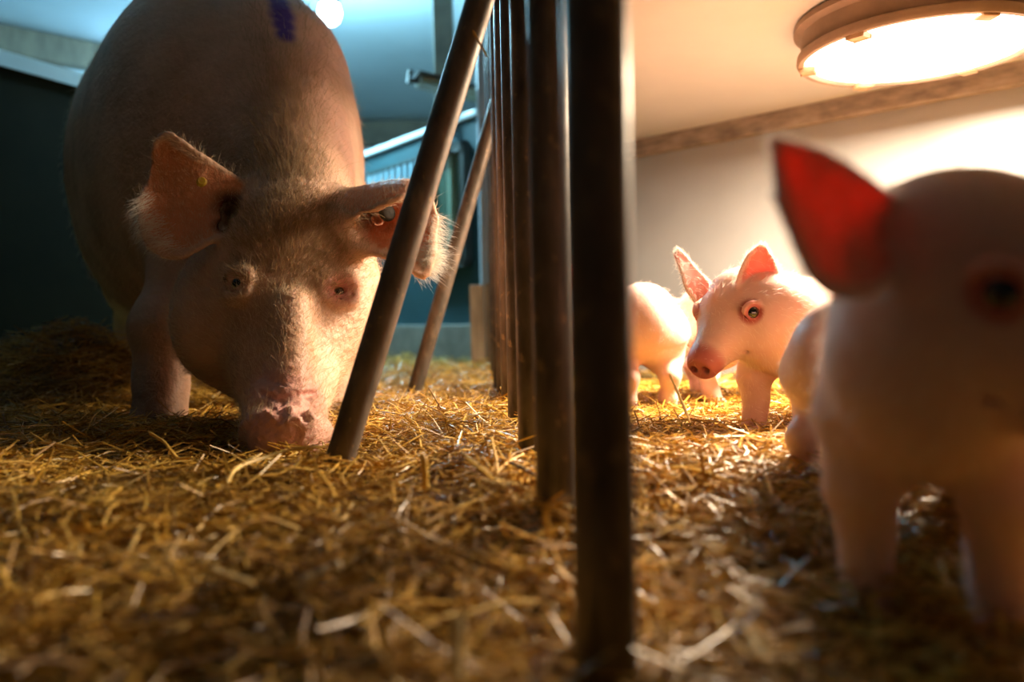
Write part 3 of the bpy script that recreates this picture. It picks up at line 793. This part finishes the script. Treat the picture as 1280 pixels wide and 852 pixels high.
    # purple spray mark: a soft-edged stripe over the crest
    pm = ball_mask(V, [(mk, 0.034), (mk2, 0.026), (mk0, 0.030), ((mk + mk0) / 2, 0.03), ((mk + mk2) / 2, 0.03), (mk0 + (mk0 - mk) * 0.9, 0.03), (mk0 + (mk0 - mk) * 1.8, 0.03)], 0.5)
    set_attr(o, 'paint', pm)
    # eyes
    eyeball(o, eyes[0][0], eyes[0][1] * np.array((0.35, 1, .6)), 0.0148, M['eye_pale'])
    eyeball(o, eyes[1][0], eyes[1][1], 0.0112, M['eye_dark'])
    # ear tags
    tp = P(253, 228, 1.405)
    mb = MB(); q = Vector((0.25, -0.9, 0.1)).to_track_quat('Z', 'Y').to_matrix()
    mb.lathe(tp, [(.001, .012), (.006, .012), (.0075, .010), (.011, .006), (.012, .003), (.012, 0), (.003, -.002), (.003, -.02)], 28, q)
    e = mb.build('ear_tag', M['tag_yellow'], o, smooth=True); tag(e, 'yellow button ear tag')
    tp = P(484, 266, 1.405)
    mb = MB(); q = Vector((0.55, -0.8, 0.1)).to_track_quat('Z', 'Y').to_matrix()
    mb.lathe(tp, [(.001, .008), (.010, .008), (.013, .006), (.015, .002), (.015, -.002), (.003, -.004), (.003, -.02)], 28, q)
    e = mb.build('ear_tag', M['tag_dark'], o, smooth=True); tag(e, 'dark grey ear tag')
    # bristles
    face = (V[:, 1] < 1.50) & (ear < 0.3) & (sn < 0.5)
    def dir_face(p, n): return np.tile(np.array((0.0, 0.62, 0.78)), (len(p), 1)) + np.stack([(p[:, 0] + 0.38) * 4, p[:, 0] * 0, p[:, 0] * 0], 1)
    hair('bristles', o, V, nrm, face * 1.0 * (nrm[:, 1] < 0.2), 12000, 0.018, 0.00026, dir_face, M['hair'], 1, 0.28, 0.45, 0.6)
    hair('face_bristles', o, V, nrm, face * ball_mask(V, [(P(370, 300, 1.36), .13)], .8) * 1.0, 5000, 0.020, 0.0003, dir_face, M['hair_brown'], 8, 0.28, 0.5, 0.6)
    # crest over neck and back
    cx = np.interp(V[:, 1], [1.40, 1.70, 1.95, 2.5], [-0.385, -0.475, -0.58, -0.95])
    crest = (1 - ball_mask(V, [(mk, .05), (mk2, .04), (mk0, .05)], .3)) * np.exp(-((V[:, 0] - cx) / 0.055) ** 2) * (V[:, 2] > 0.45) * (nrm[:, 2] > 0.0) * (V[:, 1] < 2.1) * (ear < .3)
    hair('ridge_bristles', o, V, nrm, crest, 4200, 0.034, 0.00028, (-0.25, 0.7, 0.6), M['hair_brown'], 2, 0.34, 0.4)
    body = (V[:, 1] > 1.48) & (V[:, 1] < 2.2) & (ear < .3)
    hair('body_bristles', o, V, nrm, body * 1.0, 7000, 0.022, 0.00022, (-0.4, 0.75, -0.45), M['hair'], 4, 0.25, 0.35)
    # fringe along the outer edges of the ears
    e1 = ear * ball_mask(V, [(P(178, 290, 1.37), 0.055), (P(200, 318, 1.37), 0.05), (P(172, 250, 1.38), 0.035)], 0.6) 
    e2 = ear * ball_mask(V, [(P(540, 320, 1.38), 0.05), (P(528, 345, 1.38), 0.05), (P(546, 280, 1.40), 0.035)], 0.6)
    hair('ear_fringe', o, V, nrm, e1, 1100, 0.030, 0.00024, (-0.9, 0.1, -0.55), M['hair_white'], 5, 0.25, 0.35)
    hair('ear_fringe', o, V, nrm, e2, 1300, 0.032, 0.00024, (0.9, 0.1, -0.35), M['hair_white'], 6, 0.3, 0.4)
    hair('ear_fuzz', o, V, nrm, ear, 3500, 0.010, 0.0002, (0, 0.2, 0.5), M['hair'], 7, 0.5, 0.4)
    return o

def build_piglet(label, foot_c, heading, sc, Hc, fwd, ears=None, sp=0.0030, group='piglets in the nest', fuzz=3500, legs=None, seed=0, head_scale=1.0, eye_side=(-1, 1), hoofs=True, tail=True):
    """foot_c: plan point under the trunk; heading: plan direction of the trunk; Hc: centre of the skull; fwd: where the face points"""
    h = np.array((heading[0], heading[1], 0.0)); h /= np.linalg.norm(h); l = np.array((-h[1], h[0], 0.0))
    g0 = float(ground(foot_c[0], foot_c[1])) + 0.0
    O = np.array((foot_c[0], foot_c[1], g0))
    T = lambda x, y, z: O + (h * x + l * y) * sc + np.array((0, 0, z * sc))
    Hc = np.array(Hc, float); fw = np.array(fwd, float); fw /= np.linalg.norm(fw)
    rt = np.cross(fw, (0, 0, 1)); rt /= np.linalg.norm(rt); u = np.cross(rt, fw)
    hs = sc * head_scale
    H = lambda a, b, c: Hc + (fw * a + rt * b + u * c) * hs       # along the face, to its right, up
    pts = [T(-.24, 0, 0), T(.2, .1, 0), T(.2, -.1, 0), T(-.2, .1, 0), T(-.2, -.1, 0), T(0, 0, .31), H(.14, 0, -.03), H(-.05, .10, .13), H(-.05, -.10, .13), Hc]
    if ears:
        for A, B, *_ in ears: pts += [np.array(q) for q in A] + [np.array(q) for q in B]
    if legs:
        for q in legs: pts.append(T(*q[-1]))
    pts = np.array(pts); lo = pts.min(0) - 0.03; hi = pts.max(0) + 0.03; lo[2] = g0 - 0.03
    f = Field(*[np.arange(lo[i], hi[i], sp) for i in range(3)])
    R = lambda *r: [q * sc for q in r]
    # trunk
    f.ell(T(-.005, 0, .180), (h, l, (0, 0, 1)), R(.175, .073, .082), .02 * sc)
    f.ell(T(-.125, 0, .185), (h, l, (0, 0, 1)), R(.085, .070, .080), .03 * sc)
    f.ell(T(.105, 0, .180), (h, l, (0, 0, 1)), R(.080, .066, .078), .03 * sc)
    f.ell(T(0, 0, .150), (h, l, (0, 0, 1)), R(.12, .064, .055), .03 * sc)
    nb_ = T(.145, 0, .200); f.cone(nb_, H(-.025, 0, -.008), .066 * sc, .052 * hs, .035 * sc)
    f.cone(T(.145, 0, .175), H(-.005, 0, -.025), .046 * sc, .040 * hs, .03 * sc)
    # legs
    L = legs or [[(.105, .042, .145), (.115, .046, .095), (.108, .044, .055), (.112, .044, .024), (.120, .044, .004)],
                 [(.105, -.042, .145), (.110, -.046, .095), (.100, -.044, .055), (.104, -.044, .024), (.112, -.044, .004)],
                 [(-.130, .040, .160), (-.110, .050, .115), (-.162, .046, .078), (-.150, .046, .030), (-.140, .046, .004)],
                 [(-.130, -.040, .160), (-.110, -.050, .115), (-.150, -.046, .078), (-.136, -.046, .030), (-.126, -.046, .004)]]
    hoof_pts = []
    for i, q in enumerate(L):
        P5 = [T(*p) for p in q]; rr = [.041, .024, .0168, .0142, .0165] if i < 2 else [.055, .036, .0175, .0148, .0170]
        f.chain(P5, R(*rr), .022 * sc)
        e = P5[-1]
        for s_ in (-1, 1):
            f.cone(e + l * s_ * .0085 * sc + np.array((0, 0, .006 * sc)), e + (h * .014 + l * s_ * .010) * sc, .0098 * sc, .0090 * sc, .004 * sc)
        hoof_pts.append((e + h * 0.010 * sc, .019 * sc))
    # head
    f.ell(H(0, 0, .004), (fw, rt, u), [.062 * hs, .052 * hs, .054 * hs], .02 * hs)
    for s_ in (-1, 1):
        f.ell(H(.012, .026 * s_, -.020), (fw, rt, u), [.048 * hs, .028 * hs, .032 * hs], .02 * hs)
    f.cone(H(.035, 0, -.004), H(.098, 0, -.026), .037 * hs, .0235 * hs, .02 * hs)
    f.cone(H(.03, 0, -.030), H(.082, 0, -.040), .026 * hs, .0145 * hs, .012 * hs)
    sd = fw * .9 + u * (-.22); sd /= np.linalg.norm(sd)
    c0_ = H(.106, 0, -.030); f.cone(c0_ - sd * .006 * hs, c0_ + sd * .001 * hs, .0250 * hs, .0240 * hs, .006 * hs)
    # flatten the disc face, leave a rim
    f.ell(c0_ + sd * .030 * hs, (sd, rt, np.cross(sd, rt)), [.0135 * hs, .029 * hs, .029 * hs], .003 * hs, 's')
    nos = []
    for s_ in (-1, 1):
        q = c0_ + rt * s_ * .0100 * hs + sd * .016 * hs - u * .001 * hs; f.cone(q + sd * .004 * hs, q - sd * .010 * hs, .0056 * hs, .0044 * hs, .003 * hs, 's'); nos.append((q, .0072 * hs))
    # mouth line
    ml = [H(.090, .018, -.040), H(.072, .027, -.041), H(.052, .036, -.036), H(.040, .042, -.030)]
    for s_ in (-1, 1):
        mm = [Hc + (p - Hc) - rt * ((p - Hc) @ rt) * (0 if s_ == 1 else 2) for p in ml]
        f.chain(list(cr(mm, 10)), [.0018 * hs] * 10, .004 * hs, 's')
    # eyes
    eyes = []
    for s_ in eye_side:
        n_ = fw * .42 + rt * s_ * .86 + u * .20; n_ /= np.linalg.norm(n_)
        e = H(.040, .0385 * s_, .012)
        # settle on the skin
        p = e + n_ * .03 * hs
        for _ in range(80):
            ii = [int(np.clip(np.searchsorted(f.ax[i], p[i]), 0, len(f.ax[i]) - 1)) for i in range(3)]
            if f.v[tuple(ii)] < 0: break
            p = p - n_ * .0008
        e = p
        f.cone(e + n_ * .003 * hs, e - n_ * .004 * hs, .0080 * hs, .0070 * hs, .005 * hs, 's')
        t1 = np.cross(n_, u); t1 /= np.linalg.norm(t1); t2 = np.cross(t1, n_)
        ring = [e - n_ * .0005 * hs + t1 * math.cos(a) * .0095 * hs + t2 * math.sin(a) * .0078 * hs for a in np.linspace(0, 2 * math.pi, 17)]
        f.chain(ring, [.0011 * hs] * 17, .004 * hs)
        brow = [e + n_ * .001 * hs + t1 * math.cos(a) * .0145 * hs + t2 * math.sin(a) * .0125 * hs for a in np.linspace(.3, math.pi - .3, 8)]
        f.chain(brow, [.0018 * hs] * 8, .006 * hs)
        eyes.append((e - n_ * .0052 * hs, n_))
    # ears
    if ears:
        for A, B, cvv, cup, rr in ears:
            f.cloud(thin(ear_sheet(A, B, cvv, cup, 50, 40), 0.0016 if sp < .0026 else .002), rr, .006 * hs)
    else:
        for s_ in (-1, 1):
            b0 = H(-.022, .030 * s_, .036)
            out = fw * (-.15) + rt * s_ * .62 + u * .77; out /= np.linalg.norm(out)
            side = fw * .75 + rt * s_ * .25 - u * .1; side -= out * (side @ out); side /= np.linalg.norm(side)
            A = [b0 + side * .022 * hs, b0 + (out * .030 + side * .029) * hs, b0 + (out * .060 + side * .018) * hs, b0 + (out * .080) * hs]
            B = [b0 - side * .022 * hs, b0 + (out * .030 - side * .028) * hs, b0 + (out * .060 - side * .018) * hs, b0 + (out * .081 - side * .002) * hs]
            nn_ = np.cross(side, out) * s_
            if nn_ @ rt * s_ > 0: nn_ = -nn_
            f.cloud(thin(ear_sheet(A, B, nn_, .22, 40, 34), .002), .0032 * hs, .008 * hs)
    if tail:
        tl = [T(-.200, 0, .215), T(-.222, .004, .218), T(-.236, .010, .205), T(-.232, .016, .190), T(-.222, .012, .188)]
        f.chain(tl, R(.010, .0055, .0045, .004, .003), .008 * sc)
    V, F = f.mesh(2)
    # drop stray islands is not needed: every piece blends into the trunk
    o = mesh_obj('piglet', V, F, M['piglet'], origin=Vector(O))
    tag(o, label, 'pig', group)
    nrm = vnormals(V, F)
    ear = ear_mask(V, f.ear_cloud, .0060 * hs)
    set_attr(o, 'ear', ear)
    set_attr(o, 'snout', ball_mask(V, [(c0_ + sd * .004 * hs, .031 * hs)], .22))
    set_attr(o, 'lid', ball_mask(V, [(e[0], .0195 * hs) for e in eyes], .3) * .95)
    set_attr(o, 'pit', ball_mask(V, nos, .5))
    dirt = ball_mask(V, hoof_pts, .5) * .7
    set_attr(o, 'dirt', dirt); set_attr(o, 'paint', np.zeros(len(V)))
    for e, n_ in eyes: eyeball(o, e, n_, .0108 * hs, M['eye_dark'])
    if fuzz and seed in (1, 6):
        rim = ear_mask(V, f.ear_rim, .0045 * hs)
        mid = np.mean([c.mean(0) for c in f.ear_cloud], axis=0)
        near = lambda p, n: p - np.array([f.ear_cloud[int(np.argmin([np.linalg.norm(c.mean(0) - q) for c in f.ear_cloud]))].mean(0) for q in p])
        hair('ear_fringe', o, V, nrm, rim, 1500, .0075 * sc, .00016, near, M['hair_white'], seed + 40, .25, .35)
    if fuzz:
        d = -h * .8 - np.array((0, 0, .4))
        hair('fuzz', o, V, nrm, np.ones(len(V)) * (1 - .9 * ball_mask(V, [(c0_, .03 * hs)], .3)), fuzz, .0095 * sc, .00016, tuple(d), M['fuzz'], seed + 10, .4, .35)
    return o

build_sow()
A3 = lambda lst: [np.array(at(*q)) for q in lst]
# in focus, looking at the bars
Hc = at(926, 386, 1.345); sn_ = at(865, 448, 1.26)
build_piglet('pink piglet in focus, head turned to the bars, lamp-lit ears and both nostrils showing', (0.545, 1.405), (-0.80, -0.55), 1.04, Hc, Vector(sn_) - Vector(Hc) + Vector((0, 0, .018)), head_scale=1.13,
    ears=[(A3([(924, 380, 1.305), (922, 352, 1.285), (934, 322, 1.285), (950, 307, 1.29)]), A3([(952, 386, 1.31), (970, 368, 1.30), (971, 338, 1.295), (955, 307, 1.29)]), (-0.1, 0.95, 0), .18, .0030),
          (A3([(884, 352, 1.31), (869, 336, 1.30), (857, 321, 1.30), (847, 312, 1.30)]), A3([(868, 376, 1.30), (858, 360, 1.285), (852, 340, 1.285), (844, 318, 1.295)]), (0.9, 0.5, 0), .25, .0030)],
    sp=.0024, fuzz=5000, seed=1,
    legs=[[(.105, .042, .145), (.112, .046, .095), (.105, .044, .055), (.108, .044, .024), (.116, .044, .004)],
          [(.105, -.042, .145), (.120, -.046, .095), (.118, -.044, .055), (.124, -.044, .024), (.132, -.044, .004)],
          [(-.130, .040, .160), (-.110, .050, .115), (-.162, .046, .078), (-.150, .046, .030), (-.140, .046, .004)],
          [(-.130, -.040, .160), (-.110, -.050, .115), (-.150, -.046, .078), (-.136, -.046, .030), (-.126, -.046, .004)]])
# rump towards the camera, beside the nearest bar
build_piglet('piglet seen from behind beside the broad dark bar, only rump and legs showing', (0.245, 1.77), (-0.20, 0.98), 1.02, (0.205, 2.00, 0.235), (-0.3, 0.9, -0.3), fuzz=2200, seed=2, tail=False)
# far, behind the one in focus
build_piglet('piglet standing behind the one in focus, mostly hidden by its head and body', (0.56, 1.74), (1.0, -0.10), 0.98, (0.745, 1.73, 0.235), (0.9, -0.2, -0.3), fuzz=1500, seed=3)
build_piglet('farthest piglet, close to the nest wall behind the others', (0.42, 2.28), (-1.0, 0.15), 0.95, (0.24, 2.31, 0.17), (-0.7, -0.1, -0.6), fuzz=1000, seed=4)
# hind leg showing between focus piglet and the blurred one
build_piglet('piglet showing a pink hind leg and rump just left of the large blurred one', (0.476, 0.965), (0.86, 0.50), 0.86, (0.62, 1.04, 0.17), (0.7, 0.3, -0.6), fuzz=2000, seed=5, tail=False)
# large blurred one in front
HcE = at(1218, 345, 0.505)
build_piglet('large blurred piglet closest to the camera at the right edge, one red ear glowing', (0.328, 0.64), (-0.42, -0.90), 0.92, HcE, (0.36, -0.75, -0.50),
    ears=[(A3([(1128, 262, .500), (1085, 226, .492), (1025, 190, .480), (966, 176, .474)]), A3([(1120, 338, .480), (1080, 368, .470), (1020, 352, .462), (972, 250, .468)]), (0.45, 0.85, 0), .18, .0028),
          (A3([(1180, 250, .53), (1165, 232, .55), (1150, 226, .57), (1140, 232, .585)]), A3([(1230, 250, .55), (1225, 226, .57), (1190, 215, .59), (1150, 225, .60)]), (0.0, 0.2, -1), .1, .0028)],
    sp=.0024, fuzz=6000, seed=6, head_scale=1.24, eye_side=(-1, 1))

# ------------------------------------------------------------------ straw
def straw_geometry(P, ang, pitch, L, Wd, bend, rng, K=4):
    """flattened hollow-looking stems: K rings of 4 corners each"""
    n = len(P)
    d = np.stack([np.cos(ang) * np.cos(pitch), np.sin(ang) * np.cos(pitch), np.sin(pitch)], 1)
    s = np.stack([-np.sin(ang), np.cos(ang), np.zeros(n)], 1); u = np.cross(d, s); u[u[:, 2] < 0] *= -1
    roll = rng.uniform(-0.8, 0.8, n)
    s2 = s * np.cos(roll)[:, None] + u * np.sin(roll)[:, None]; u2 = -s * np.sin(roll)[:, None] + u * np.cos(roll)[:, None]
    V = np.zeros((n, K, 4, 3))
    kink = rng.uniform(0.3, 0.7, n)
    for k in range(K):
        t = k / (K - 1) - 0.5
        c = P + d * (L * t)[:, None] + s2 * (bend[:, 0] * L * (t * t - 0.08))[:, None] - u2 * (bend[:, 1] * L * (np.abs(t + 0.5 - kink) - 0.25))[:, None] * 0.6
        w = Wd * (1.0 if 0 < k < K - 1 else 0.72)
        V[:, k, 0] = c + s2 * (w / 2)[:, None]; V[:, k, 1] = c + u2 * (w * 0.28)[:, None]
        V[:, k, 2] = c - s2 * (w / 2)[:, None]; V[:, k, 3] = c - u2 * (w * 0.28)[:, None]
    base = (np.arange(n) * K * 4)[:, None, None]
    F = []
    for k in range(K - 1):
        for j in range(4):
            F.append([k * 4 + j, k * 4 + (j + 1) % 4, (k + 1) * 4 + (j + 1) % 4, (k + 1) * 4 + j])
    F.append([3, 2, 1, 0]); F.append([(K - 1) * 4 + q for q in range(4)])
    F = (np.array(F)[None] + base).reshape(-1, 4)
    return V.reshape(-1, 3), F

rng = np.random.default_rng(11)
def scatter(n, x0, x1, y0, y1, wedge=None):
    X = rng.uniform(x0, x1, n * 3); Y = rng.uniform(y0, y1, n * 3)
    if wedge: ok = (np.abs(X) < wedge * Y + 0.12)
    else: ok = np.ones(len(X), bool)
    X = X[ok][:n]; Y = Y[ok][:n]; return X, Y
Ps = []; As = []; Pi = []; Ls = []; Ws = []; Bs = []
def layer(X, Y, lmin, lmax, wmin, wmax, zamp, pitch_sd):
    n = len(X); z = ground(X, Y) + rng.uniform(-0.010, zamp, n)
    Ps.append(np.stack([X, Y, z], 1)); As.append(rng.uniform(0, math.pi * 2, n)); Pi.append(rng.normal(0, pitch_sd, n))
    Ls.append(lmin + (lmax - lmin) * rng.uniform(0, 1, n) ** 1.8); Ws.append(rng.uniform(wmin, wmax, n)); Bs.append(rng.normal(0, 0.30, (n, 2)))
layer(*scatter(15000, -0.85, 0.85, 0.30, 1.05, 0.70), 0.03, 0.13, 0.0012, 0.0044, 0.026, 0.20)
layer(*scatter(30000, -1.35, 1.35, 1.0, 2.0, 0.70), 0.025, 0.12, 0.0012, 0.0036, 0.026, 0.22)
layer(*scatter(16000, -1.9, 1.5, 2.0, 3.0, 0.70), 0.025, 0.10, 0.002, 0.0050, 0.024, 0.22)
layer(*scatter(9000, -2.4, 1.0, 3.0, 4.9, 0.70), 0.03, 0.11, 0.003, 0.006, 0.03, 0.25)
layer(*scatter(1500, -1.0, 1.0, 0.6, 2.2, 0.70), 0.03, 0.08, 0.0015, 0.0040, 0.03, 0.6)       # pieces sticking up
for sx in (-1, 1):
    X = sx * rng.uniform(0.35, 1.9, 15000); Y = rng.uniform(0.0, 2.4, 15000); ok = np.abs(X) > 0.66 * Y + 0.12
    layer(X[ok], Y[ok], 0.03, 0.12, 0.0018, 0.0050, 0.024, 0.22)
P_, A_, I_, L__, W__, B__ = map(np.concatenate, (Ps, As, Pi, Ls, Ws, Bs))
V, F = straw_geometry(P_, A_, I_, L__, W__, B__, rng)
st = mesh_obj('straw_bedding', V, F, M['straw'], origin=Vector((0, 1.2, 0)), smooth=False)
tag(st, 'deep golden straw bedding spread over the whole floor', 'straw', kind='stuff')
set_attr(st, 'rnd', np.repeat(np.clip(rng.beta(2.0, 1.7, len(P_)), 0, 1), 16))

def stalk(name, pts, w, label, shade=0.8):
    pts = [Vector(p) for p in pts]; n = max(8, len(pts) * 4)
    q = cr([tuple(p) for p in pts], n); mb = MB(); rs = [w * (0.85 + 0.15 * math.sin(i * 1.7)) for i in range(n)]; rs[0] *= .5; rs[-1] *= .4
    mb.tube([Vector(p) for p in q], rs, 8)
    o = mb.build(name, M['straw'], smooth=True); tag(o, label, 'straw', 'single straw stalks')
    set_attr(o, 'rnd', np.full(len(o.data.vertices), shade)); return o
G = lambda px, py, Y, dz=0.0: at(px, py, Y * (0.885 if py > 100 else 1.0)) + Vector((0, 0, dz))
stalk('straw_stalk', [G(284, 604, .98), G(296, 585, 1.02), G(330, 572, 1.07), G(362, 562, 1.10), G(390, 559, 1.11), G(408, 558, 1.12)], 0.0026, 'long pale bent straw stalk lying just in front of the snout of the sow', .93)
stalk('straw_stalk', [G(532, 612, .93), G(531, 590, .93), G(529, 567, .935)], 0.0042, 'short yellow straw piece standing upright in the lit bedding between pipe and bars', .72)
stalk('straw_stalk', [G(572, 852, .47), G(571, 815, .475), G(574, 765, .485)], 0.0042, 'blurred white straw piece standing at the bottom edge left of the bars', 1.0)
stalk('straw_stalk', [G(600, 625, .9), G(570, 637, .88), G(545, 645, .87)], 0.0035, 'thick tan straw piece lying diagonal below the upright yellow piece', .85)
stalk('straw_stalk', [G(427, 705, .65), G(400, 718, .64), G(372, 732, .63)], 0.0050, 'wide pale blurred straw flake on the bedding below the leaning pipe', 1.0)
stalk('straw_stalk', [G(262, 712, .66), G(290, 722, .65), G(318, 732, .64)], 0.0040, 'pale blurred straw piece lying left of the wide flake', .97)
stalk('straw_stalk', [G(591, 38, 1.036), G(600, 55, 1.030), G(609, 71, 1.026)], 0.0016, 'orange straw piece stuck across the large leaning pipe near its top', .70)
stalk('straw_stalk', [G(837, 467, 1.28), G(848, 492, 1.27), G(863, 528, 1.25)], 0.0024, 'pale straw stalk leaning below the snout of the piglet in focus', 1.0)
stalk('straw_stalk', [G(636, 577, 1.02), G(655, 586, .99), G(672, 597, .96)], 0.0026, 'dark brown straw stalk lying at the foot of the third bar', .08)
stalk('straw_stalk', [G(50, 552, 1.22), G(75, 556, 1.20), G(96, 560, 1.19)], 0.0022, 'thin yellow straw stalk lying at the far left of the bedding', .75)
stalk('straw_stalk', [G(186, 540, 1.27), G(205, 552, 1.24), G(222, 572, 1.20), G(240, 571, 1.19)], 0.0024, 'kinked yellow straw stalk on the heap in front of the foreleg of the sow', .78)
stalk('straw_stalk', [G(690, 672, .72), G(682, 640, .715), G(712, 622, .71)], 0.0026, 'bent yellow straw stalk hooked at the foot of the second bar', .70)
stalk('straw_stalk', [G(880, 680, .66), G(905, 690, .65), G(926, 655, .66)], 0.0036, 'blurred pale bent straw piece in front of the piglets', .96)
stalk('straw_stalk', [G(805, 620, .88), G(800, 600, .885), G(806, 596, .89)], 0.0022, 'short white straw stalk upright beside the broad dark bar', 1.0)
